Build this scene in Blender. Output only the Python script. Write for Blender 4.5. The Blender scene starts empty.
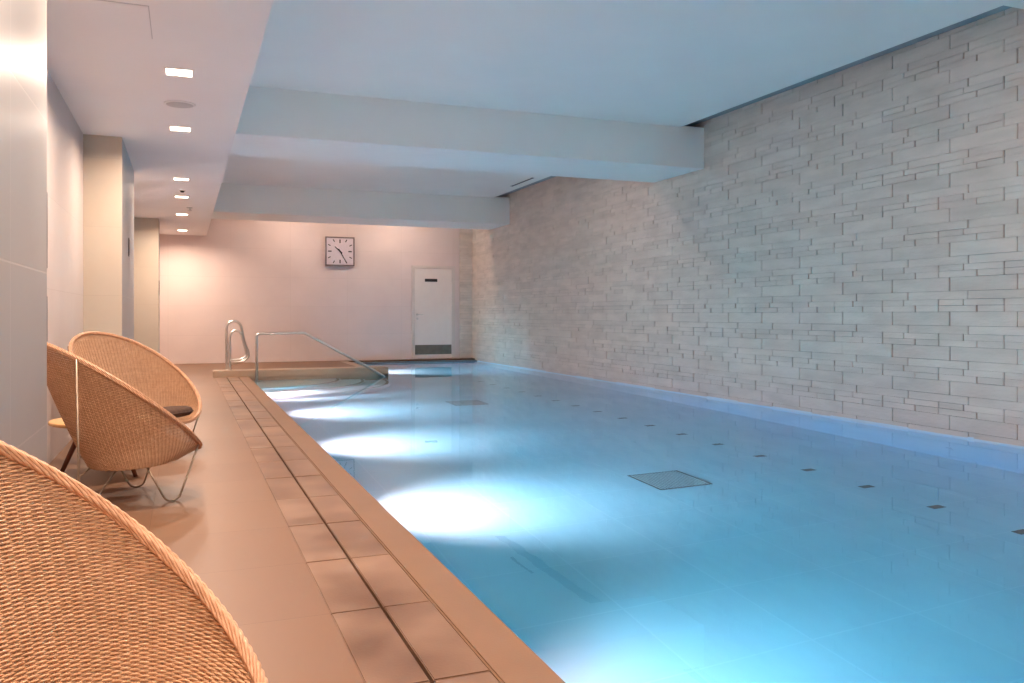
import bpy, bmesh, math, random
import numpy as np
from mathutils import Vector, Matrix

random.seed(7)
rng = np.random.default_rng(7)
PI = math.pi
scene = bpy.context.scene
COL = scene.collection

# ------------------------------------------------------------------ materials
def srgb(r, g, b):
    f = lambda c: (c / 255 / 12.92) if c / 255 <= 0.04045 else ((c / 255 + 0.055) / 1.055) ** 2.4
    return (f(r), f(g), f(b), 1)

def new_mat(name):
    m = bpy.data.materials.new(name)
    m.use_nodes = True
    nt = m.node_tree
    b = nt.nodes['Principled BSDF']
    return m, nt, b

def N(nt, typ, **kw):
    n = nt.nodes.new(typ)
    for k, v in kw.items():
        if k in n.inputs.keys() if hasattr(n.inputs, 'keys') else False:
            n.inputs[k].default_value = v
        else:
            setattr(n, k, v)
    return n

def noise_mat(name, c1, c2, scale=4.0, rough=0.5, bump=0.0, bump_scale=60.0, metal=0.0, stretch=(1, 1, 1), detail=4.0, spec=0.5, island=0.0, rough2=None):
    """two-tone noise, optional bump, optional tint per mesh island"""
    m, nt, b = new_mat(name)
    tc = nt.nodes.new('ShaderNodeTexCoord')
    mp = nt.nodes.new('ShaderNodeMapping')
    mp.inputs['Scale'].default_value = stretch
    nt.links.new(tc.outputs['Object'], mp.inputs['Vector'])
    nz = nt.nodes.new('ShaderNodeTexNoise')
    nz.inputs['Scale'].default_value = scale
    nz.inputs['Detail'].default_value = detail
    nt.links.new(mp.outputs[0], nz.inputs['Vector'])
    rp = nt.nodes.new('ShaderNodeValToRGB')
    rp.color_ramp.elements[0].position = 0.3
    rp.color_ramp.elements[1].position = 0.7
    rp.color_ramp.elements[0].color = c1
    rp.color_ramp.elements[1].color = c2
    nt.links.new(nz.outputs['Fac'], rp.inputs['Fac'])
    out = rp.outputs['Color']
    if island > 0:
        ge = nt.nodes.new('ShaderNodeNewGeometry')
        mr = nt.nodes.new('ShaderNodeMapRange')
        mr.inputs['To Min'].default_value = 1 - island
        mr.inputs['To Max'].default_value = 1 + island
        nt.links.new(ge.outputs['Random Per Island'], mr.inputs['Value'])
        hs = nt.nodes.new('ShaderNodeHueSaturation')
        nt.links.new(mr.outputs[0], hs.inputs['Value'])
        nt.links.new(out, hs.inputs['Color'])
        out = hs.outputs['Color']
    nt.links.new(out, b.inputs['Base Color'])
    b.inputs['Roughness'].default_value = rough
    if rough2 is not None:
        mr2 = nt.nodes.new('ShaderNodeMapRange')
        mr2.inputs['To Min'].default_value = rough
        mr2.inputs['To Max'].default_value = rough2
        nt.links.new(nz.outputs['Fac'], mr2.inputs['Value'])
        nt.links.new(mr2.outputs[0], b.inputs['Roughness'])
    b.inputs['Metallic'].default_value = metal
    b.inputs['Specular IOR Level'].default_value = spec
    if bump > 0:
        n2 = nt.nodes.new('ShaderNodeTexNoise')
        n2.inputs['Scale'].default_value = bump_scale
        n2.inputs['Detail'].default_value = 6
        nt.links.new(mp.outputs[0], n2.inputs['Vector'])
        bp = nt.nodes.new('ShaderNodeBump')
        bp.inputs['Strength'].default_value = bump
        bp.inputs['Distance'].default_value = 0.01
        nt.links.new(n2.outputs['Fac'], bp.inputs['Height'])
        nt.links.new(bp.outputs[0], b.inputs['Normal'])
    return m

def tile_mat(name, axes, c1, c2, grout, w, h, offset=(0, 0), mortar=0.003, rough=0.45, spec=0.5, blotch=1.5, half=0.0):
    """rectangular tiles laid on the plane of two object axes"""
    m, nt, b = new_mat(name)
    tc = nt.nodes.new('ShaderNodeTexCoord')
    sx = nt.nodes.new('ShaderNodeSeparateXYZ')
    nt.links.new(tc.outputs['Object'], sx.inputs[0])
    cb = nt.nodes.new('ShaderNodeCombineXYZ')
    for k in (0, 1):
        ad = nt.nodes.new('ShaderNodeMath'); ad.operation = 'ADD'
        ad.inputs[1].default_value = offset[k] + 60 * (w if k == 0 else h)
        nt.links.new(sx.outputs[axes[k]], ad.inputs[0])
        nt.links.new(ad.outputs[0], cb.inputs[k])
    br = nt.nodes.new('ShaderNodeTexBrick')
    br.offset = half
    br.inputs['Scale'].default_value = 1
    br.inputs['Brick Width'].default_value = w
    br.inputs['Row Height'].default_value = h
    br.inputs['Mortar Size'].default_value = mortar
    br.inputs['Mortar Smooth'].default_value = 0.2
    br.inputs['Bias'].default_value = 0
    br.inputs['Color1'].default_value = c1
    br.inputs['Color2'].default_value = c2
    br.inputs['Mortar'].default_value = grout
    nt.links.new(cb.outputs[0], br.inputs['Vector'])
    nz = nt.nodes.new('ShaderNodeTexNoise')
    nz.inputs['Scale'].default_value = blotch
    nz.inputs['Detail'].default_value = 5
    nt.links.new(tc.outputs['Object'], nz.inputs['Vector'])
    mr = nt.nodes.new('ShaderNodeMapRange')
    mr.inputs['To Min'].default_value = 0.9
    mr.inputs['To Max'].default_value = 1.1
    nt.links.new(nz.outputs['Fac'], mr.inputs['Value'])
    hs = nt.nodes.new('ShaderNodeHueSaturation')
    nt.links.new(br.outputs['Color'], hs.inputs['Color'])
    nt.links.new(mr.outputs[0], hs.inputs['Value'])
    nt.links.new(hs.outputs[0], b.inputs['Base Color'])
    b.inputs['Roughness'].default_value = rough
    b.inputs['Specular IOR Level'].default_value = spec
    bp = nt.nodes.new('ShaderNodeBump')
    bp.invert = True
    bp.inputs['Strength'].default_value = 0.4
    bp.inputs['Distance'].default_value = 0.002
    nt.links.new(br.outputs['Fac'], bp.inputs['Height'])
    nt.links.new(bp.outputs[0], b.inputs['Normal'])
    return m

def emit_mat(name, col, strength):
    m, nt, b = new_mat(name)
    b.inputs['Base Color'].default_value = (0.8, 0.8, 0.8, 1)
    b.inputs['Emission Color'].default_value = col
    b.inputs['Emission Strength'].default_value = strength
    # a faint texture so that the diffuser is not perfectly even
    tc = nt.nodes.new('ShaderNodeTexCoord'); nz = nt.nodes.new('ShaderNodeTexNoise')
    nz.inputs['Scale'].default_value = 30
    nt.links.new(tc.outputs['Object'], nz.inputs['Vector'])
    mr = nt.nodes.new('ShaderNodeMapRange')
    mr.inputs['To Min'].default_value = 0.3; mr.inputs['To Max'].default_value = 0.4
    nt.links.new(nz.outputs['Fac'], mr.inputs['Value'])
    nt.links.new(mr.outputs[0], b.inputs['Roughness'])
    return m

WARM = (1.0, 0.77, 0.61)
M = {}
M['deck'] = tile_mat('deck tile', 'XY', srgb(127, 94, 70), srgb(124, 91, 68), srgb(112, 81, 60), 0.606, 0.615, (-0.456, -0.36), 0.002, 0.44, 0.45)
M['coping'] = noise_mat('coping stone', srgb(132, 100, 76), srgb(139, 106, 82), 3.0, 0.42, 0.05, 120, spec=0.4)
M['kerb'] = noise_mat('kerb stone', srgb(178, 151, 128), srgb(186, 159, 136), 3.0, 0.4, 0.05, 120, spec=0.5)
M['slab'] = noise_mat('gutter slab', srgb(108, 76, 54), srgb(154, 122, 100), 2.6, 0.28, 0.04, 90, island=0.09, rough2=0.5, detail=2.5)
M['gap'] = noise_mat('dark joint', srgb(60, 46, 38), srgb(78, 60, 50), 20, 0.9)
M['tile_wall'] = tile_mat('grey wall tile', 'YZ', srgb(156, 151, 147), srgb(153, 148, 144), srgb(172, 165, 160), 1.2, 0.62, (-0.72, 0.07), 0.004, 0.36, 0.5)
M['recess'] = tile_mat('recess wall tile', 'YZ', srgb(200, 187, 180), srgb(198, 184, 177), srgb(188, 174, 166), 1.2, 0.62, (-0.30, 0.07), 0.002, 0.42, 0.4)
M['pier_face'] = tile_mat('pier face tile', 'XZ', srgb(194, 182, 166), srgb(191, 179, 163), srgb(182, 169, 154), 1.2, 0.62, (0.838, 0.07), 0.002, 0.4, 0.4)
M['back'] = tile_mat('back wall tile', 'XZ', srgb(232, 214, 207), srgb(229, 211, 204), srgb(221, 203, 195), 1.2, 0.603, (0.3, 0.032), 0.003, 0.5, 0.3)
M['stone'] = noise_mat('split stone', srgb(212, 198, 186), srgb(228, 214, 202), 5.0, 0.8, 0.35, 26, stretch=(1, 0.5, 2), island=0.05, spec=0.2)
M['grout'] = noise_mat('stone joint', srgb(96, 86, 80), srgb(112, 102, 95), 9, 0.95)
M['ceil'] = noise_mat('ceiling paint', srgb(242, 240, 234), srgb(245, 243, 237), 1.5, 0.7, spec=0.2)
M['bulk'] = noise_mat('bulkhead paint', srgb(238, 232, 228), srgb(241, 236, 232), 1.5, 0.6, spec=0.25)
M['white'] = noise_mat('white enamel', srgb(240, 226, 216), srgb(243, 230, 220), 6, 0.4)
M['frame'] = noise_mat('door frame paint', srgb(222, 208, 198), srgb(226, 213, 203), 6, 0.45)
M['kick'] = noise_mat('kick plate', srgb(128, 118, 104), srgb(140, 130, 116), 8, 0.35, metal=0.6)
M['black'] = noise_mat('black plastic', srgb(26, 24, 24), srgb(34, 32, 31), 20, 0.4)
M['dark'] = noise_mat('dark plate', srgb(46, 42, 42), srgb(58, 53, 52), 20, 0.4)
M['steel'] = noise_mat('stainless steel', (0.70, 0.63, 0.57, 1), (0.76, 0.70, 0.64, 1), 14, 0.26, metal=1.0, rough2=0.4)
M['leg'] = noise_mat('bronze rod', (0.34, 0.26, 0.19, 1), (0.42, 0.33, 0.25, 1), 14, 0.3, metal=0.9, rough2=0.4)
M['wicker'] = noise_mat('wicker strand', srgb(188, 146, 110), srgb(206, 165, 130), 40, 0.5, 0.1, 300, island=0.05, spec=0.35)
M['rimw'] = noise_mat('wicker wrap', srgb(184, 138, 105), srgb(208, 164, 132), 45, 0.5, 0.1, 300, island=0.08, spec=0.35)
M['core'] = noise_mat('cane core', srgb(170, 124, 92), srgb(184, 138, 106), 30, 0.8)
M['cushion'] = noise_mat('taupe cloth', srgb(84, 66, 58), srgb(98, 78, 68), 60, 0.9, 0.3, 500, spec=0.1)
M['wood'] = noise_mat('pale wood', srgb(214, 164, 110), srgb(228, 182, 128), 3, 0.4, stretch=(1, 12, 1))
M['dwood'] = noise_mat('dark wood', srgb(92, 48, 30), srgb(112, 62, 40), 3, 0.4, stretch=(8, 8, 1))
M['speaker'] = noise_mat('speaker mesh', srgb(196, 190, 186), srgb(204, 198, 194), 90, 0.6)
M['ptile'] = tile_mat('pool floor tile', 'XY', srgb(214, 228, 234), srgb(209, 225, 232), srgb(220, 233, 239), 0.623, 0.623, (-0.97 + 0.2, 0.1), 0.006, 0.4, 0.4)
M['pwall'] = noise_mat('pool wall tile', srgb(216, 230, 236), srgb(222, 234, 240), 2, 0.4)
M['grate'] = noise_mat('grey grate', srgb(186, 190, 190), srgb(198, 202, 202), 20, 0.5)
M['drain'] = noise_mat('dark drain', srgb(44, 48, 52), srgb(56, 60, 64), 20, 0.6)
M['lens'] = emit_mat('lamp diffuser', (1.0, 0.80, 0.62, 1), 7.0)
M['plens'] = emit_mat('pool lamp lens', (0.75, 0.9, 1.0, 1), 1.0)
M['clockface'] = noise_mat('clock face', srgb(222, 208, 214), srgb(228, 215, 220), 30, 0.4)
M['clockrim'] = noise_mat('clock rim', srgb(142, 126, 125), srgb(152, 136, 135), 20, 0.35, metal=0.3)
M['channel'] = noise_mat('shade grey channel', srgb(150, 154, 156), srgb(158, 162, 164), 4, 0.7)  # grey paints in the shade of the slot above the stone wall
M['grey'] = noise_mat('grey step edge', srgb(92, 104, 112), srgb(104, 116, 124), 20, 0.6)

m, nt, b = new_mat('pool water')
b.inputs['Base Color'].default_value = (1, 1, 1, 1)
b.inputs['Roughness'].default_value = 0.0
b.inputs['IOR'].default_value = 1.333
b.inputs['Transmission Weight'].default_value = 1.0
va = nt.nodes.new('ShaderNodeVolumeAbsorption')
va.inputs['Color'].default_value = (0.15, 0.78, 0.945, 1)
va.inputs['Density'].default_value = 0.80
nt.links.new(va.outputs[0], nt.nodes['Material Output'].inputs['Volume'])
tc = nt.nodes.new('ShaderNodeTexCoord'); nz = nt.nodes.new('ShaderNodeTexNoise')
nz.inputs['Scale'].default_value = 2.2; nz.inputs['Detail'].default_value = 2
nt.links.new(tc.outputs['Object'], nz.inputs['Vector'])
bp = nt.nodes.new('ShaderNodeBump'); bp.inputs['Strength'].default_value = 0.03; bp.inputs['Distance'].default_value = 0.02
nt.links.new(nz.outputs['Fac'], bp.inputs['Height']); nt.links.new(bp.outputs[0], b.inputs['Normal'])
M['water'] = m

# ------------------------------------------------------------------ mesh tools
class MB:
    """collects geometry, then links it as ONE mesh object"""
    def __init__(self):
        self.v = []; self.f = []; self.mi = []
        self.n = 0
    def add(self, verts, faces, mi=0):
        self.v.append(np.asarray(verts, dtype=float).reshape(-1, 3))
        for f in faces:
            self.f.append(tuple(int(i) + self.n for i in f)); self.mi.append(mi)
        self.n += len(verts)
    def box(self, x0, x1, y0, y1, z0, z1, mi=0, bevel=0.0):
        if bevel > 0:
            bm = bmesh.new()
            bmesh.ops.create_cube(bm, size=1)
            for v in bm.verts:
                v.co = Vector((x0 + (v.co.x + .5) * (x1 - x0), y0 + (v.co.y + .5) * (y1 - y0), z0 + (v.co.z + .5) * (z1 - z0)))
            bmesh.ops.bevel(bm, geom=bm.edges[:], offset=bevel, segments=2, affect='EDGES')
            bm.verts.index_update()
            self.add([v.co[:] for v in bm.verts], [[v.index for v in f.verts] for f in bm.faces], mi)
            bm.free()
            return
        v = [(x0, y0, z0), (x1, y0, z0), (x1, y1, z0), (x0, y1, z0), (x0, y0, z1), (x1, y0, z1), (x1, y1, z1), (x0, y1, z1)]
        self.add(v, [(0, 3, 2, 1), (4, 5, 6, 7), (0, 1, 5, 4), (1, 2, 6, 5), (2, 3, 7, 6), (3, 0, 4, 7)], mi)
    def prism(self, poly, z0, z1, mi=0):
        n = len(poly)
        v = [(p[0], p[1], z0) for p in poly] + [(p[0], p[1], z1) for p in poly]
        self.add(v, [tuple(range(n))[::-1], tuple(range(n, 2 * n))] + [(i, (i + 1) % n, n + (i + 1) % n, n + i) for i in range(n)], mi)
    def tube(self, pts, r, sides=8, closed=False, mi=0, caps=True):
        p = np.asarray(pts, dtype=float); n = len(p)
        if closed:
            t = np.roll(p, -1, 0) - np.roll(p, 1, 0)
        else:
            t = np.gradient(p, axis=0)
        t /= np.linalg.norm(t, axis=1)[:, None] + 1e-12
        ref = np.array([0, 0, 1.0]) if abs(t[0][2]) < 0.9 else np.array([1.0, 0, 0])
        u = ref - t[0] * ref.dot(t[0]); u /= np.linalg.norm(u)
        us = [u]
        for i in range(1, n):
            u = us[-1] - t[i] * us[-1].dot(t[i]); u /= np.linalg.norm(u); us.append(u)
        us = np.array(us); ws = np.cross(t, us)
        rr = np.asarray(r, dtype=float) * np.ones(n)
        a = np.arange(sides) * 2 * PI / sides
        ring = p[:, None, :] + rr[:, None, None] * (np.cos(a)[None, :, None] * us[:, None, :] + np.sin(a)[None, :, None] * ws[:, None, :])
        fs = []
        for i in range(n if closed else n - 1):
            j = (i + 1) % n
            for k in range(sides):
                fs.append((i * sides + k, j * sides + k, j * sides + (k + 1) % sides, i * sides + (k + 1) % sides))
        if not closed and caps:
            fs.append(tuple(range(sides))[::-1]); fs.append(tuple((n - 1) * sides + k for k in range(sides)))
        self.add(ring.reshape(-1, 3), fs, mi)
    def disc(self, c, r, z0, z1, seg=32, axis='z', mi=0):
        a = [2 * PI * i / seg for i in range(seg)]
        def pt(x, y, z):
            return {'z': (c[0] + x, c[1] + y, c[2] + z), 'x': (c[0] + z, c[1] + x, c[2] + y), 'y': (c[0] + x, c[1] + z, c[2] + y)}[axis]
        v = [pt(r * math.cos(q), r * math.sin(q), z0) for q in a] + [pt(r * math.cos(q), r * math.sin(q), z1) for q in a]
        fs = [tuple(range(seg))[::-1], tuple(range(seg, 2 * seg))] + [(i, (i + 1) % seg, seg + (i + 1) % seg, seg + i) for i in range(seg)]
        self.add(v, fs, mi)
    def lathe(self, prof, seg=40, c=(0, 0, 0), mi=0):
        v = []; fs = []
        for (r, z) in prof:
            for k in range(seg):
                a = 2 * PI * k / seg
                v.append((c[0] + r * math.cos(a), c[1] + r * math.sin(a), c[2] + z))
        for i in range(len(prof) - 1):
            for k in range(seg):
                fs.append((i * seg + k, i * seg + (k + 1) % seg, (i + 1) * seg + (k + 1) % seg, (i + 1) * seg + k))
        fs.append(tuple(range(seg))[::-1]); fs.append(tuple((len(prof) - 1) * seg + k for k in range(seg)))
        self.add(v, fs, mi)
    def build(self, name, mats, parent=None, smooth=False, loc=None):
        me = bpy.data.meshes.new(name)
        v = np.concatenate(self.v) if self.v else np.zeros((0, 3))
        if loc is not None:
            v = v - np.array(loc)
        me.from_pydata(v.tolist(), [], self.f)
        if not isinstance(mats, (list, tuple)):
            mats = [mats]
        for mm in mats:
            me.materials.append(mm)
        me.polygons.foreach_set('material_index', np.array(self.mi, dtype=np.int32))
        me.polygons.foreach_set('use_smooth', np.full(len(self.f), smooth, dtype=bool))
        me.update()
        bm = bmesh.new(); bm.from_mesh(me)
        bmesh.ops.recalc_face_normals(bm, faces=bm.faces[:]); bm.to_mesh(me); bm.free()
        o = bpy.data.objects.new(name, me)
        COL.objects.link(o)
        if loc is not None:
            o.location = loc
        if parent is not None:
            o.parent = parent
        return o

def struct(o, label=None):
    o['kind'] = 'structure'
    if label: o['label'] = label
    return o

def tag(o, label, cat, group=None, kind=None):
    o['label'] = label; o['category'] = cat
    if group: o['group'] = group
    if kind: o['kind'] = kind
    return o

def empty(name, loc, rz=0.0):
    o = bpy.data.objects.new(name, None)
    o.location = loc; o.rotation_euler = (0, 0, rz); o.empty_display_size = 0.1
    COL.objects.link(o)
    return o

def copy_tree(o, parent=None):
    c = o.copy(); COL.objects.link(c)
    if parent is not None: c.parent = parent
    for ch in [x for x in list(bpy.data.objects) if x.parent == o]:
        copy_tree(ch, c)
    return c

# ------------------------------------------------------------------ dimensions (metres)
XL, XR, YB, YF = -0.838, 6.15, 18.2, -3.0        # recess wall, stone wall, back wall, wall behind the viewer
XE = 0.97                                        # left edge of the pool
YP = 17.8                                        # far end of the pool
ZW = -0.05                                       # water level
ZB = -1.20                                       # pool floor
ZC, ZK = 3.35, 2.61                              # ceiling, bulkhead soffit
XK = 0.428                                       # bulkhead edge
PX1, PY0 = 3.25, 14.05                           # raised platform
YN = -2.0                                        # near end of the pool

# ------------------------------------------------------------------ shell
b_ = MB(); b_.box(XL - .3, 0.456, YF, YB, -0.2, 0); b_.box(0.456, XR, YF, YN - .3, -0.2, 0); b_.box(0.456, XR, YP + .16, YB, -0.2, 0); b_.box(0.456, PX1 - .16, PY0 + .05, YP + .17, -0.2, 0)
struct(b_.build('floor', M['deck']))
b_ = MB(); b_.box(0.806, XE, YN - .3, PY0 + .1, -0.16, 0, bevel=0.006); b_.box(XE - .05, XR, YN - .298, YN, -0.16, 0, bevel=0.006)
struct(b_.build('trim_1', M['coping']), 'smooth tan stone coping along the pool edge')
b_ = MB(); b_.box(PX1 - .1, XR, YP, YP + .165, -0.16, -0.03, bevel=0.006)
struct(b_.build('trim_6', M['kerb']), 'pale stone edge at the far end of the pool')
# gutter slabs: two rows of separate stones over a dark channel
b_ = MB()
b_.box(0.45, 0.81, YN - .3, PY0 + .1, -0.12, -0.028, 1)
y = 2.205 - 0.615 * 8
while y < PY0:
    for (x0, x1) in ((0.4574, 0.6255), (0.6365, 0.800)):
        dz = random.uniform(-.0012, .0008)
        b_.box(x0, x1, y + .0012, min(y + .6138, PY0), -0.03, dz, 0, bevel=0.003)
    y += 0.615
struct(b_.build('trim_2', [M['slab'], M['gap']]), 'two rows of stone slabs with a dark overflow slot between')

# raised platform at the far left
b_ = MB(); b_.box(0.43, PX1, PY0, PY0 + .36, -0.02, 0.10, bevel=0.010)
b_.box(XE - .05, PX1, PY0 + .02, PY0 + .30, -1.25, 0.0); b_.box(PX1 - .17, PX1, PY0 + .02, YP + .1, -1.25, 0.001)
struct(b_.build('trim_4', M['kerb']), 'raised tan stone kerb at the far left end of the pool')

# left side
b_ = MB(); b_.box(XL - .3, XL, YF, YB, 0, ZK)
struct(b_.build('wall_left', M['recess']))
def pier(x1, y0, y1):
    q = MB()
    q.box(XL, x1, y0, y1, 0, ZK, 0)
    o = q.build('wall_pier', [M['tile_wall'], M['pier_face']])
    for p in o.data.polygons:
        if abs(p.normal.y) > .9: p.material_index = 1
    return struct(o)
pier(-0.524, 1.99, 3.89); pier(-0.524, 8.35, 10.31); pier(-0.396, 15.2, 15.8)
b_ = MB(); b_.box(XL - .3, XR + .3, YB, YB + .3, -1.3, 3.6)
struct(b_.build('wall_back', M['back']))
b_ = MB(); b_.box(XL - .3, XR + .3, YF - .3, YF, -1.3, 3.6)
struct(b_.build('wall_front', M['back']))
b_ = MB(); b_.box(XL, 4.70, YB - .012, YB, 0.0, 0.07); b_.box(5.77, XR, YB - .012, YB, 0, 0.07)
struct(b_.build('baseboard_back', M['back']))

# stone wall: split-face blocks in a repeating 0.63 x 0.30 m panel
b_ = MB()
b_.box(XR + .012, XR + .3, YF, YB, -0.04, 3.60, 1)
PW, PH = 0.6295, 0.2985
courses = [(0.000, 0.120, (4.702,)), (0.1205, 0.190, (5.149,)), (0.1905, 0.243, (4.818, 5.195)), (0.2435, 0.2982, (4.818, 5.068))]
zt = 3.41 + PH
while zt > -0.05:
    for (a, c, joints) in courses:
        z1, z0 = zt - a, zt - c
        if z1 > 3.6: z1 = 3.6
        if z0 < -0.04: z0 = -0.04
        if z1 - z0 < 0.008: continue
        js = sorted(j + PW * k for j in joints for k in range(-14, 24))
        for y0, y1 in zip(js[:-1], js[1:]):
            y0c, y1c = max(y0, YF), min(y1, YB)
            if y1c - y0c < 0.01: continue
            d0 = random.uniform(-0.0018, 0.0022) if random.random() < .8 else random.uniform(-.005, .004); d1 = d0 + random.uniform(-0.003, 0.003)
            g = 0.0040
            zg = (0.0010 if random.random() < .3 else 0)
            x = XR
            e = 0.0025
            yy0, yy1, zz0, zz1 = y0c + g, y1c - g, z0 + zg, z1 - zg
            v = [(x + d0 + e, yy0, zz0), (x + d1 + e, yy1, zz0), (x + d1 + e, yy1, zz1), (x + d0 + e, yy0, zz1),
                 (x + d0, yy0 + e, zz0 + e * .3), (x + d1, yy1 - e, zz0 + e * .3), (x + d1, yy1 - e, zz1 - e * .3), (x + d0, yy0 + e, zz1 - e * .3),
                 (x + .02, yy0, zz0), (x + .02, yy1, zz0), (x + .02, yy1, zz1), (x + .02, yy0, zz1)]
            b_.add(v, [(4, 5, 6, 7), (0, 1, 5, 4), (1, 2, 6, 5), (2, 3, 7, 6), (3, 0, 4, 7), (8, 9, 1, 0), (9, 10, 2, 1), (10, 11, 3, 2), (11, 8, 0, 3)], 0)
    zt -= PH
zt = 3.41 + PH
b_.box(5.87, XR + .05, YB - .035, YB + .02, 0.0, 3.60, 1)
while zt > 0:
    for (a, c, joints) in courses:
        z1, z0 = min(zt - a, 3.6), max(zt - c, 0)
        if z1 - z0 < .008: continue
        xj = [5.845] + ([6.03] if len(joints) > 1 else []) + [6.148]
        for x0, x1 in zip(xj[:-1], xj[1:]):
            b_.box(x0 + .001, x1 - .001, YB - .05 - random.uniform(0, .003), YB - .02, z0 + .0006, z1 - .0006, 0)
    zt -= PH
struct(b_.build('wall_right', [M['stone'], M['grout']]), 'pale split stone wall in interlocking panels beside the pool')

# ceilings
XS = 5.80
b_ = MB()
b_.box(XK - .02, XS, YF, YB, ZC, ZC + .15)
for (y0, y1) in ((YF, 4.55), (10.2, 10.4), (17.0, YB)):
    b_.box(XS, XR + .02, y0, y1, ZC, ZC + .15)
struct(b_.build('ceiling', M['ceil']))
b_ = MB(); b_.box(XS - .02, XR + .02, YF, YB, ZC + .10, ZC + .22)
struct(b_.build('trim_5', M['channel']), 'recessed channel between the ceiling and the stone wall, its shade painted grey')
b_ = MB(); b_.box(XL - .3, XK, YF, YB, ZK, ZC + .15)
struct(b_.build('ceiling_bulkhead', M['bulk']), 'long warm white lowered ceiling over the deck')
for (y0, y1, z) in ((8.98, 10.2, 2.85), (15.79, 17.0, 2.83)):
    b_ = MB(); b_.box(XK, XR, y0, y1, z, ZC + .02, bevel=0.004)
    struct(b_.build('ceiling_beam', M['ceil']))

# pool basin
b_ = MB()
b_.box(XE - .2, XR + .2, YN - .3, YP + .3, ZB - .2, ZB)
struct(b_.build('floor_pool', M['ptile']), 'pale tiled floor of the swimming pool')
b_ = MB()
b_.box(XE - .16, XE, YN - .3, YP + .2, ZB, -0.03)
b_.box(XE, XR + .1, YP, YP + .2, ZB, -0.03)
b_.box(XE, XR + .1, YN - .2, YN, ZB, -0.03)
b_.box(XR, XR + .2, YN, YP, ZB, -0.03)
struct(b_.build('wall_pool', M['pwall']), 'pale tiled side walls of the swimming pool')
# curved entry steps in the far left corner
b_ = MB()
for (r, z) in ((2.25, -0.78), (1.85, -0.52), (1.45, -0.26)):
    pts = [(XE - .02, PY0 + .02)]
    for i in range(25):
        a = -PI / 2 + (PI / 2) * i / 24
        pts.append((XE + r * math.cos(a), PY0 - 0.0 + r * math.sin(a)))
    b_.prism(pts, ZB - .01, z)
    arc = [(XE + (r - .02) * math.cos(-PI / 2 + PI / 2 * i / 24), PY0 + (r - .02) * math.sin(-PI / 2 + PI / 2 * i / 24)) for i in range(25)]
    arc2 = [(XE + (r - .07) * math.cos(-PI / 2 + PI / 2 * i / 24), PY0 + (r - .07) * math.sin(-PI / 2 + PI / 2 * i / 24)) for i in range(25)]
    for i in range(24):
        q = [arc[i], arc[i + 1], arc2[i + 1], arc2[i]]
        b_.prism(q, z - .002, z + .004, 1)
struct(b_.build('trim_3', [M['pwall'], M['grey']]), 'curved underwater entry steps in the far left pool corner')

# water
b_ = MB(); b_.box(XE - .02, XR + .012, YN - .02, YP + .02, ZB - .05, ZW)
w = b_.build('pool_water', M['water'])
tag(w, 'still blue pool water glowing from underwater lights', 'water', kind='stuff')

# ------------------------------------------------------------------ door
d0 = empty('door_1', (5.235, YB, 0)); struct(d0, 'pale flush door with a small black sign in the back wall')
q = MB()
q.box(-.505, -.435, -.03, .0, 0, 2.095, bevel=.004); q.box(.435, .505, -.03, .0, 0, 2.095, bevel=.004); q.box(-.435, .435, -.03, .0, 2.03, 2.095, bevel=.004)
q.build('door_frame', M['frame'], d0)
q = MB(); q.box(-.431, .431, -.018, -.002, .008, 2.026, bevel=.002); leaf = q.build('door_leaf', M['white'], d0)
q = MB(); q.box(-.425, .425, -.021, -.016, .10, .315, bevel=.001); q.build('kick_plate', M['kick'], d0)
q = MB(); q.box(-.20, .09, -.024, -.016, 1.735, 1.80, bevel=.002); q.build('door_sign', M['black'], d0)
q = MB()
q.disc((-.375, -.018, 1.0), .026, -.008, .0, 20, 'y'); q.tube([(-.375, -.024, 1.0), (-.375, -.06, 1.0), (-.365, -.066, 1.0), (-.25, -.066, 1.0)], .009, 10)
q.build('door_handle', M['steel'], d0, True)
q = MB(); q.disc((-.375, -.018, .905), .026, -.008, 0, 20, 'y'); q.box(-.381, -.369, -.032, -.024, .89, .92); q.build('door_lock', M['steel'], d0)
for z in (1.0, 1.78, .22):
    q = MB(); q.tube([(.433, -.03, z - .05), (.433, -.03, z + .05)], .008, 10); q.build('hinge', M['steel'], d0)

# ------------------------------------------------------------------ clock
ck = empty('wall_clock', (3.135, YB, 2.36))
tag(ck, 'square white wall clock with a dark grey frame high on the back wall', 'clock')
q = MB(); R = .30
for (x0, x1, z0, z1) in ((-.312, .312, .287, .312), (-.312, .312, -.312, -.287), (-.312, -.287, -.287, .287), (.287, .312, -.287, .287)):
    q.box(x0, x1, -.075, 0, z0, z1, bevel=.004)
q.build('clock_frame', M['clockrim'], ck)
q = MB(); q.box(-.288, .288, -.055, -.002, -.288, .288); q.build('clock_face', M['clockface'], ck)
for k in range(12):
    a = PI / 2 - k * PI / 6
    dx, dz = math.cos(a), math.sin(a)
    rr = .255 / max(abs(dx), abs(dz)) if k % 3 else .255
    rr = min(rr, .31)
    L, wd = (.075, .012) if k % 3 == 0 else (.06, .009)
    p0 = np.array([dx * rr, dz * rr]); p1 = np.array([dx * (rr - L), dz * (rr - L)]); nn = np.array([-dz, dx]) * wd
    v = []
    for yy in (-.058, -.054):
        for p, s_ in ((p0, 1), (p0, -1), (p1, -1), (p1, 1)):
            v.append((p[0] + nn[0] * s_, yy, p[1] + nn[1] * s_))
    q = MB(); q.add(v, [(0, 1, 2, 3), (7, 6, 5, 4), (0, 4, 5, 1), (1, 5, 6, 2), (2, 6, 7, 3), (3, 7, 4, 0)])
    q.build('hour_mark', M['dark'], ck)
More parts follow.
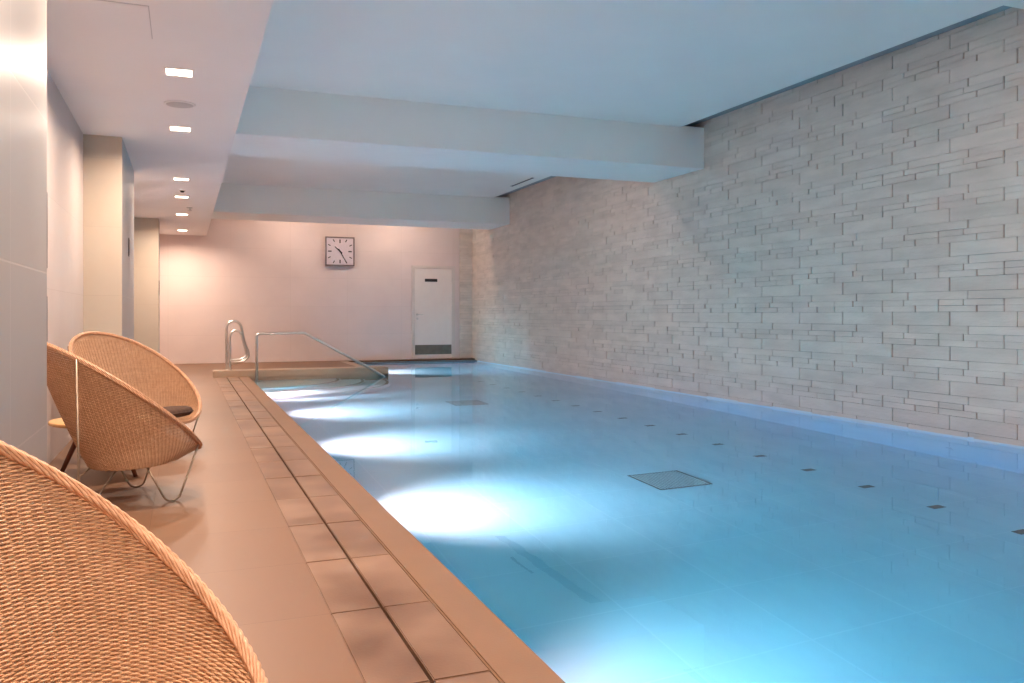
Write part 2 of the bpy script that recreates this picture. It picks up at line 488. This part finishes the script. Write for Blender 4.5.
def hand(name, deg, L, tail, w0, yy):
    a = PI / 2 - math.radians(deg); d = np.array([math.cos(a), math.sin(a)]); n_ = np.array([-d[1], d[0]])
    pts = [d * L + n_ * w0 * .5, d * L - n_ * w0 * .5, -d * tail - n_ * w0, -d * tail + n_ * w0]
    qq = MB(); qq.add([(p[0], yy, p[1]) for p in pts] + [(p[0], yy + .003, p[1]) for p in pts], [(0, 1, 2, 3), (7, 6, 5, 4), (0, 4, 5, 1), (1, 5, 6, 2), (2, 6, 7, 3), (3, 7, 4, 0)])
    qq.build(name, M['black'], ck)
hand('hour_hand', 312, .15, .06, .015, -.062)
hand('minute_hand', 150, .25, .06, .011, -.067)
q = MB(); q.disc((0, -.07, 0), .018, 0, .012, 20, 'y'); q.build('hand_hub', M['black'], ck)

# ------------------------------------------------------------------ rails
def smooth_path(pts, n=12, closed=False):
    """Catmull-Rom through the points"""
    p = [np.array(a, float) for a in pts]; out = []
    m_ = len(p)
    rng_ = range(m_) if closed else range(m_ - 1)
    for i in rng_:
        if closed:
            p0, p1, p2, p3 = p[(i - 1) % m_], p[i], p[(i + 1) % m_], p[(i + 2) % m_]
        else:
            p0 = p[i - 1] if i > 0 else 2 * p[0] - p[1]
            p1, p2 = p[i], p[i + 1]
            p3 = p[i + 2] if i + 2 < m_ else 2 * p[-1] - p[-2]
        for k in range(n):
            t = k / n
            out.append(.5 * ((2 * p1) + (-p0 + p2) * t + (2 * p0 - 5 * p1 + 4 * p2 - p3) * t * t + (-p0 + 3 * p1 - 3 * p2 + p3) * t ** 3))
    if not closed: out.append(p[-1])
    return out

def rounded(pts, r=.04, n=6):
    """polyline with rounded corners"""
    p = [np.array(a, float) for a in pts]; out = [p[0]]
    for i in range(1, len(p) - 1):
        a = p[i - 1] - p[i]; c = p[i + 1] - p[i]
        ra = min(r, np.linalg.norm(a) * .45); rc = min(r, np.linalg.norm(c) * .45)
        s_ = p[i] + a / np.linalg.norm(a) * ra; e_ = p[i] + c / np.linalg.norm(c) * rc
        for k in range(n + 1):
            t = k / n
            out.append((1 - t) ** 2 * s_ + 2 * t * (1 - t) * p[i] + t * t * e_)
    out.append(p[-1])
    return out

hr = empty('handrail', (1.08, 13.9, -0.24))
tag(hr, 'long steel handrail sloping down into the water at the entry steps', 'handrail')
o = np.array([1.08, 13.9, -0.24])
q = MB(); q.tube(np.array(rounded([(1.08, 13.9, -.255), (1.08, 13.9, .69), (1.82, 13.9, .70), (2.9, 13.9, .10), (3.16, 13.9, -.06), (3.16, 13.9, -.60)], .05)) - o, .021, 14)
q.build('rail_tube', M['steel'], hr, True)
q = MB(); q.disc((0, 0, -.02), .05, 0, .022, 24); q.build('floor_flange', M['steel'], hr, True)

gr = empty('grab_rail', (0.64, 14.30, 0.10))
tag(gr, 'pair of curled steel grab rails standing on the kerb left of the handrail', 'grab rail')
q = MB()
lp = [(0, 0, 0), (0, 0, .35), (0, 0, .66), (.03, 0, .755), (.115, 0, .792), (.20, 0, .75), (.235, 0, .66), (.275, 0, .45), (.335, 0, .28), (.325, 0, .19), (.24, 0, .135), (.12, 0, .115), (.06, 0, .10), (.035, 0, .05), (.03, 0, 0)]
q.tube(smooth_path(lp, 8), .020, 12); q.build('outer_loop', M['steel'], gr, True)
q = MB()
lp = [(.045, -.12, 0), (.045, -.12, .3), (.045, -.12, .52), (.075, -.12, .61), (.15, -.12, .64), (.22, -.12, .59), (.25, -.12, .48), (.295, -.12, .30), (.285, -.12, .225), (.22, -.12, .175), (.12, -.12, .165), (.047, -.12, .165)]
q.tube(smooth_path(lp, 8), .020, 12); q.build('inner_loop', M['steel'], gr, True)
q = MB(); q.disc((.015, 0, 0), .055, 0, .012, 24); q.disc((.045, -.12, 0), .045, 0, .012, 24); q.build('floor_flange', M['steel'], gr, True)

# ------------------------------------------------------------------ wicker chairs
NR = 96; SUB = 4; NI = NR * SUB
def rim_pt(ph):
    c, s_ = math.cos(ph), math.sin(ph)
    return np.array([.0485 + .4075 * c, .444 * s_ * (1 - .019 * c), .862 - .62 * (c + 1) / 2 + .007 * s_ * s_])
def base_pt(ph):
    c, s_ = math.cos(ph), math.sin(ph)
    return np.array([.140 + .230 * c, .27 * s_, .206 + .020 * c])
TT = np.linspace(0, 1, 120)
RIB = []; RIBL = []
for i in range(NI):
    ph = 2 * PI * i / NI
    B, R_ = base_pt(ph), rim_pt(ph)
    c, s_ = math.cos(ph), math.sin(ph)
    K = B + .40 * (R_ - B) + np.array([c * .012, s_ * .045, -.018 + .010 * c])
    pts = ((1 - TT) ** 2)[:, None] * B + (2 * TT * (1 - TT))[:, None] * K + (TT ** 2)[:, None] * R_
    L = np.concatenate([[0], np.cumsum(np.linalg.norm(np.diff(pts, axis=0), axis=1))])
    RIB.append((pts, L)); RIBL.append(L[-1])
RIBL = np.array(RIBL)
def shell(i, s_):
    pts, L = RIB[i % NI]
    return np.array([np.interp(s_, L, pts[:, k]) for k in range(3)])

def weave_mesh():
    pitch = .0044
    K = int(RIBL.max() / pitch) + 1
    S = np.arange(K) * pitch
    G = np.zeros((K, NI, 3))
    for i in range(NI):
        pts, L = RIB[i]
        for k in range(3):
            G[:, i, k] = np.interp(S, L, pts[:, k])
    valid = S[:, None] < (RIBL[None, :] - .012)
    dphi = np.roll(G, -1, 1) - np.roll(G, 1, 1)
    ds = np.zeros_like(G)
    for i in range(NI):
        pts, L = RIB[i]
        for k in range(3):
            ds[:, i, k] = np.interp(np.minimum(S + .006, L[-1]), L, pts[:, k]) - np.interp(np.minimum(S, L[-1] - .006), L, pts[:, k])
    ds /= np.linalg.norm(ds, axis=2)[..., None] + 1e-12
    nrm = np.cross(dphi, ds); nrm /= np.linalg.norm(nrm, axis=2)[..., None] + 1e-12
    ii = np.arange(NI); kk = np.arange(K)
    off = .0034 * np.cos(PI * (ii[None, :] / SUB + kk[:, None]))
    P_ = G + nrm * off[..., None]
    hw, ht = .0027, .0019
    mb = MB()
    VV = []; FF = []; base = 0
    # bottom disc, same weave
    c0 = np.array([.140, 0, .206])
    rows = []
    for j in range(1, 58):
        f_ = 1 - j * .0172
        ring = c0 + (G[0] - c0) * f_
        o_ = .0025 * np.cos(PI * (ii / SUB + j))
        ring = ring + np.array([0, 0, 1.0]) * o_[:, None]
        u = (ring - c0); u /= np.linalg.norm(u, axis=1)[:, None]
        rows.append((ring, u, np.tile(np.array([[0, 0, 1.0]]), (NI, 1)), True))
    for k in range(K):
        v = valid[k]
        if v.all():
            rows.append((P_[k], ds[k], nrm[k], True))
        else:
            # contiguous run centred at the back (index NI/2)
            idx = np.where(v)[0]
            if len(idx) < 4: continue
            a0, a1 = idx[0], idx[-1]
            rows.append((P_[k, a0:a1 + 1], ds[k, a0:a1 + 1], nrm[k, a0:a1 + 1], False))
    for (p, u, n_, closed) in rows:
        n = len(p)
        ring = np.stack([p + n_ * ht, p + u * hw, p - n_ * ht, p - u * hw], axis=1).reshape(-1, 3)
        a = np.arange(n if closed else n - 1)
        b2 = (a + 1) % n
        for k in range(4):
            k2 = (k + 1) % 4
            FF.append(np.stack([a * 4 + k, b2 * 4 + k, b2 * 4 + k2, a * 4 + k2], axis=1) + base)
        VV.append(ring); base += len(ring)
    mb.v = VV; mb.n = base
    F = np.concatenate(FF)
    mb.f = [tuple(r) for r in F.tolist()]; mb.mi = [0] * len(mb.f)
    # ribs
    for j in range(NR):
        pts, L = RIB[j * SUB]
        mb.tube(pts[::6], .0024, 5, mi=1)
    return mb

def make_chair(name):
    root = empty(name, (0, 0, 0))
    sh = weave_mesh().build('woven_shell', [M['wicker'], M['core']], root, True)
    # wrapped rim: core tube and a cord of slanting strands
    n = 260
    ring = np.array([rim_pt(2 * PI * i / n) for i in range(n)])
    mb = MB(); mb.tube(ring, .0095, 10, closed=True, mi=1)
    t = np.roll(ring, -1, 0) - np.roll(ring, 1, 0); t /= np.linalg.norm(t, axis=1)[:, None]
    cen = ring.mean(0)
    u = ring - cen; u -= t * (u * t).sum(1)[:, None]; u /= np.linalg.norm(u, axis=1)[:, None]
    w_ = np.cross(t, u)
    NS, TURNS = 10, 13
    m2 = 520
    fi = np.arange(m2) * n / m2
    i0 = fi.astype(int) % n; i1 = (i0 + 1) % n; fr = (fi - fi.astype(int))[:, None]
    rg = ring[i0] * (1 - fr) + ring[i1] * fr; ug = u[i0] * (1 - fr) + u[i1] * fr; wg = w_[i0] * (1 - fr) + w_[i1] * fr
    for k in range(NS):
        a = 2 * PI * k / NS + 2 * PI * TURNS * np.arange(m2) / m2
        rad = .0098 + .0016 * np.cos(2 * PI * 70 * np.arange(m2) / m2 + PI * (k % 2))
        mb.tube(rg + ug * (np.cos(a) * rad)[:, None] + wg * (np.sin(a) * rad)[:, None], .0036, 6, closed=True, mi=0)
    mb.build('wrapped_rim', [M['rimw'], M['core']], root, True)
    # bent-rod legs
    I = lambda deg: int(round((deg % 360) / 360 * NI)) % NI
    for sgn in (-1, 1):
        mb = MB()
        top2 = rim_pt(sgn * math.radians(36)) + np.array([0, 0, -.012])
        top1 = base_pt(sgn * math.radians(98)) + np.array([0, -sgn * .02, -.006])
        mb.tube(rounded([top1, (.205, sgn * .25, .006), (.272, sgn * .25, .006), top2], .032, 8), .0056, 10)
        mb.build('leg', M['leg'], root, True)
        mb = MB()
        r1 = rim_pt(sgn * math.radians(138)); r1 = r1 + np.array([-.004, sgn * .018, -.004])
        top1 = base_pt(sgn * math.radians(140)) + np.array([.02, -sgn * .02, -.006])
        mb.tube(rounded([r1, (-.225, sgn * .262, .006), (-.20, sgn * .25, .006), top1], .05, 8), .0056, 10)
        mb.build('leg', M['leg'], root, True)
    mb = MB()
    mb.tube([np.array([.140, 0, .200]) + (base_pt(2 * PI * i / 60) - np.array([.140, 0, .206])) * .8 for i in range(60)], .0065, 10, closed=True)
    mb.build('seat_ring', M['leg'], root, True)
    return root

chair = make_chair('wicker_armchair')
G_ = None
for i, (x, y, be, lab) in enumerate((
        (-.375, 4.96, .40, 'wicker tub armchair showing its outer side, standing before the side table on bronze legs'),
        (-.345, 6.601, -.681, 'wicker tub armchair facing forward with a dark taupe cushion on its seat'),
        (-.310, 1.569, -.329, 'large close wicker armchair cut off by the bottom left corner'))):
    c = chair if i == 0 else copy_tree(chair)
    c.location = (x, y, 0); c.rotation_euler = (0, 0, be)
    tag(c, lab, 'chair', 'wicker tub armchairs along the deck')

# cushion on the second chair
be = -.681; ca = math.cos(be); sa = math.sin(be)
lx = .26
cu = empty('seat_cushion', (-.345 + lx * ca, 6.601 + lx * sa, .262)); cu.rotation_euler = (0, -.09, be)
tag(cu, 'dark taupe round cushion lying in the second wicker armchair', 'cushion')
q = MB()
prof = [(.001, .0), (.15, .0), (.185, .006), (.203, .022), (.205, .040), (.196, .058), (.165, .070), (.10, .076), (.001, .078)]
q.lathe(prof, 48); q.build('cushion_pad', M['cushion'], cu, True)
q = MB(); q.tube([(.206 * math.cos(2 * PI * k / 60), .206 * math.sin(2 * PI * k / 60), .031) for k in range(60)], .005, 8, closed=True); q.build('piping', M['cushion'], cu, True)

# side table
tb = empty('side_table', (-.48, 5.78, 0))
tag(tb, 'small round wooden side table with dark splayed legs between the wicker armchairs', 'table')
q = MB(); q.lathe([(.001, .325), (.275, .325), (.29, .333), (.29, .346), (.286, .35), (.001, .35)], 56); q.build('table_top', M['wood'], tb, True)
for k in range(3):
    a = math.radians(205 + 120 * k)
    q = MB(); q.tube([(.10 * math.cos(a), .10 * math.sin(a), .327), (.25 * math.cos(a), .25 * math.sin(a), .0)], [.018, .012], 12); q.build('leg', M['dwood'], tb, True)

# ------------------------------------------------------------------ ceiling fittings
dl = empty('downlight', (-.03, 5.98, ZK))
q = MB()
for (x0, x1, y0, y1) in ((-.095, .095, -.095, -.08), (-.095, .095, .08, .095), (-.095, -.08, -.08, .08), (.08, .095, -.08, .08)):
    q.box(x0, x1, y0, y1, -.004, .002, bevel=.001)
q.build('bezel', M['bulk'], dl)
q = MB(); q.box(-.08, .08, -.08, .08, -.002, .004); q.build('diffuser', M['lens'], dl)
ld = bpy.data.lights.new('downlight lamp', 'AREA')
ld.shape = 'SQUARE'; ld.size = .14; ld.energy = 23; ld.color = WARM; ld.spread = math.radians(160)
lo = bpy.data.objects.new('downlight_lamp', ld); COL.objects.link(lo); lo.location = (0, 0, -.006); lo.parent = dl
labels = [(5.98, 'nearest square downlight in view, just before the round ceiling speaker'), (7.8, 'square downlight just beyond the round ceiling speaker'),
          (10.69, 'square downlight just before the dark ceiling sensor'), (12.3, 'square downlight just beyond the dark ceiling sensor'),
          (14.45, 'second farthest square downlight in the lowered ceiling'), (17.2, 'farthest square downlight close to the back wall'),
          (4.15, 'square downlight above the near pier, outside the frame'), (2.4, 'square downlight above the close armchair, outside the frame'), (.6, 'square downlight over the viewer'), (-1.2, 'square downlight behind the viewer')]
for i, (yy, lab) in enumerate(labels):
    c = dl if i == 0 else copy_tree(dl)
    c.location = (-.03, yy, ZK)
    tag(c, lab, 'downlight', 'square downlights along the lowered ceiling')

# unseen downlights added to brighten back wall and stone: behind beams, near end
for (yy, nm, en) in ((17.15, 'beyond the far beam', 6.5), (10.75, 'just beyond the near beam', 6), (3.0, 'over the near end of the pool', 20)):
    ld4 = bpy.data.lights.new('bay fill lamp', 'AREA')
    ld4.shape = 'SQUARE'; ld4.size = .14; ld4.energy = en; ld4.color = (1.0, 0.76, 0.62)
    for xx, side in ((2.1, 'left'), (4.3, 'right')):
        c = copy_tree(dl); c.location = (xx, yy, ZC)
        for ch in bpy.data.objects:
            if ch.parent == c and ch.type == 'LIGHT': ch.data = ld4
        tag(c, 'added unseen square downlight in the pool ceiling %s, %s of two' % (nm, side), 'downlight', 'added fill downlights in the pool ceiling')

sp = empty('ceiling_speaker', (-.03, 6.88, ZK)); tag(sp, 'round grey ceiling speaker between two downlights', 'speaker')
q = MB(); q.lathe([(.115, .001), (.115, -.006), (.108, -.009), (.098, -.009), (.098, -.003), (.001, -.003)], 48); q.build('speaker_ring', M['bulk'], sp, True)
q = MB(); q.lathe([(.099, -.003), (.097, -.008), (.05, -.011), (.001, -.012)], 40); q.build('speaker_grille', M['speaker'], sp, True)
se = empty('ceiling_sensor', (-.02, 11.65, ZK)); tag(se, 'small dark sensor on the lowered ceiling between downlights', 'sensor')
q = MB(); q.lathe([(.04, 0), (.04, -.006), (.03, -.01), (.001, -.01)], 24); q.build('sensor_base', M['white'], se, True)
q = MB(); q.lathe([(.028, -.009), (.022, -.026), (.001, -.03)], 20); q.build('sensor_eye', M['black'], se, True)
se = empty('ceiling_sprinkler', (.08, 13.5, ZK)); tag(se, 'small pale sprinkler head beside the second farthest downlight', 'sprinkler')
q = MB(); q.lathe([(.045, 0), (.045, -.006), (.015, -.01), (.012, -.04), (.03, -.043), (.03, -.047), (.001, -.047)], 20); q.build('sprinkler_body', M['speaker'], se, True)

ap = empty('ceiling_access_panel', (-.46, 5.03, ZK)); tag(ap, 'flush square access panel in the lowered ceiling near the left pier', 'panel')
q = MB(); q.box(-.29, .29, -.28, .28, -.0015, .002); q.build('panel_gap', M['speaker'], ap)
q = MB(); q.box(-.285, .285, -.275, .275, -.005, .0, bevel=.002); q.build('panel_leaf', M['bulk'], ap)

av = empty('air_slot', (5.58, 13.75, ZC)); tag(av, 'narrow black air slot in the ceiling beyond the near beam', 'vent')
q = MB(); q.box(-.045, -.03, -.52, .52, -.008, .002); q.box(.03, .045, -.52, .52, -.008, .002); q.build('slot_frame', M['ceil'], av)
q = MB(); q.box(-.03, .03, -.51, .51, -.004, .002); q.build('slot_opening', M['black'], av)

# dark slim plates on the left side
def plate(name, loc, sy, z0, z1, lab, cat):
    r = empty(name, loc)
    q = MB(); q.box(0, .007, -sy, sy, z0, z1, bevel=.003); q.build('plate', M['dark'], r)
    q = MB(); q.box(.006, .009, -sy * .7, sy * .7, z0 + (z1 - z0) * .1, z1 - (z1 - z0) * .1, bevel=.001); q.build('plate_face', M['black'], r)
    tag(r, lab, cat)
plate('wall_plate', (-.524, 9.31, 1.68), .035, -.095, .095, 'small dark plate on the grey side of the middle pier', 'plate')
plate('wall_plate', (-.396, 15.4, 1.45), .06, -.13, .13, 'small dark plate on the edge of the far pier', 'plate')
plate('wall_panel', (XL, 5.93, 1.55), .27, -.25, .25, 'upper dark panel on the recess wall, edge showing past the near pier', 'panel')
plate('wall_panel', (XL, 5.93, .97), .27, -.15, .15, 'lower dark panel on the recess wall, edge showing past the near pier', 'panel')

# ------------------------------------------------------------------ pool fittings
def drain(x, y, lab):
    r = empty('floor_grate', (x, y, ZB))
    tag(r, lab, 'drain grate', 'large grates in the pool floor')
    q = MB()
    for (x0, x1, y0, y1) in ((-.23, .23, -.25, -.235), (-.23, .23, .235, .25), (-.23, -.215, -.235, .235), (.215, .23, -.235, .235)):
        q.box(x0, x1, y0, y1, 0, .012)
    q.build('grate_frame', M['drain'], r)
    q = MB()
    q.box(-.215, .215, -.235, .235, 0, .002, 1)
    for k in range(16):
        xx = -.2025 + k * .027
        q.box(xx - .0075, xx + .0075, -.235, .235, .002, .010, 0)
    q.build('grate_bars', [M['grate'], M['drain']], r)
drain(3.53, 5.63, 'nearer grey square grate in the pool floor')
drain(3.53, 10.65, 'farther grey square grate in the pool floor')
fi = empty('floor_inlet', (4.75, 3.60, ZB))
q = MB(); q.box(-.055, .055, -.035, .035, 0, .006, bevel=.002); q.build('inlet_frame', M['drain'], fi)
q = MB()
for k in range(5): q.box(-.045 + k * .02, -.035 + k * .02, -.028, .028, .005, .009)
q.build('inlet_slats', M['black'], fi)
NIN = 17
words = ['first', 'second', 'third', 'fourth', 'fifth', 'sixth', 'seventh', 'eighth', 'ninth', 'tenth', 'eleventh', 'twelfth', 'thirteenth', 'fourteenth', 'fifteenth', 'sixteenth', 'seventeenth']
for k in range(NIN):
    c = fi if k == 0 else copy_tree(fi)
    c.location = (4.75, 3.60 + .623 * k, ZB)
    tag(c, 'small dark pool floor inlet, %s in the row counted from the right edge' % words[k], 'inlet', 'row of small dark inlets in the pool floor')
wi = empty('wall_inlet', (XR, 5.35, -.75)); tag(wi, 'faint round pale inlet in the right pool wall under water', 'inlet')
q = MB(); q.disc((0, 0, 0), .05, -.012, 0, 24, 'x'); q.build('inlet_ring', M['pwall'], wi)
q = MB(); q.disc((-.012, 0, 0), .025, -.004, 0, 20, 'x'); q.build('inlet_nozzle', M['pwall'], wi)

# underwater lamps in the left pool wall and in the platform flank
pl = empty('pool_light', (XE, 5.5, -.45))
q = MB(); q.disc((0, 0, 0), .12, 0, .012, 32, 'x'); q.build('light_ring', M['steel'], pl, True)
q = MB(); q.disc((0, 0, 0), .10, .008, .016, 32, 'x'); q.build('light_lens', M['plens'], pl, True)
ld2 = bpy.data.lights.new('pool lamp', 'AREA')
ld2.shape = 'DISK'; ld2.size = .18; ld2.energy = 19; ld2.color = (0.06, 0.54, 0.60); ld2.spread = math.radians(104)
lo = bpy.data.objects.new('pool_lamp', ld2); COL.objects.link(lo); lo.location = (.02, 0, 0); lo.rotation_euler = (0, math.radians(-90 + 3), 0); lo.parent = pl
# the bright core of the same lamp, aimed at the pool floor
ld3 = bpy.data.lights.new('pool lamp beam', 'SPOT')
ld3.energy = 950; ld3.color = (1.0, 0.25, 0.21); ld3.spot_size = math.radians(90); ld3.spot_blend = 1.0; ld3.shadow_soft_size = .06
lo = bpy.data.objects.new('pool_lamp_beam', ld3); COL.objects.link(lo); lo.location = (.03, 0, 0); lo.rotation_euler = (0, math.radians(-90 + 40), 0); lo.parent = pl
for k, (x, yy) in enumerate(((XE, 5.5), (XE, 7.9), (XE, 10.3), (XE, 11.7), (XE, 2.85), (XE, .4), (XE, -1.6), (PX1, 16.2))):
    c = pl if k == 0 else copy_tree(pl)
    c.location = (x, yy, -.45)
    if k == 3:
        for ch in bpy.data.objects:
            if ch.parent == c and ch.type == 'LIGHT': ch.rotation_euler.z = math.radians(42)
    if k in (4, 5, 6):
        for ch in bpy.data.objects:
            if ch.parent == c and ch.name.startswith('pool_lamp_beam'):
                ch.data = ch.data.copy(); ch.data.energy *= .3
    tag(c, 'round underwater lamp in the pool side wall below the coping', 'pool light', 'underwater lamps in the pool wall')

# ------------------------------------------------------------------ camera, world, render look
cam = bpy.data.cameras.new('camera'); co = bpy.data.objects.new('camera', cam); COL.objects.link(co)
cam.sensor_fit = 'HORIZONTAL'; cam.sensor_width = 36
cam.lens = 835.5 / 1024 * 36
cam.shift_y = -(341.5 - 314.4) / 1024
cam.clip_start = .05
co.location = (0, 0, 1.0)
co.rotation_euler = (PI / 2, 0, -math.atan(328 / 835.5))
scene.camera = co

wd = bpy.data.worlds.new('world'); scene.world = wd; wd.use_nodes = True
wd.node_tree.nodes['Background'].inputs[0].default_value = (0.05, 0.05, 0.05, 1)
wd.node_tree.nodes['Background'].inputs[1].default_value = 0.1

scene.view_settings.view_transform = 'Standard'
scene.view_settings.look = 'None'
scene.view_settings.gamma = 1
scene.view_settings.use_curve_mapping = False
scene.view_settings.exposure = 0.93
cy = scene.cycles
cy.use_denoising = True
cy.max_bounces = 24; cy.diffuse_bounces = 12; cy.glossy_bounces = 5; cy.transmission_bounces = 16
cy.sample_clamp_indirect = 20
cy.caustics_refractive = True; cy.caustics_reflective = False
cy.blur_glossy = 0.5
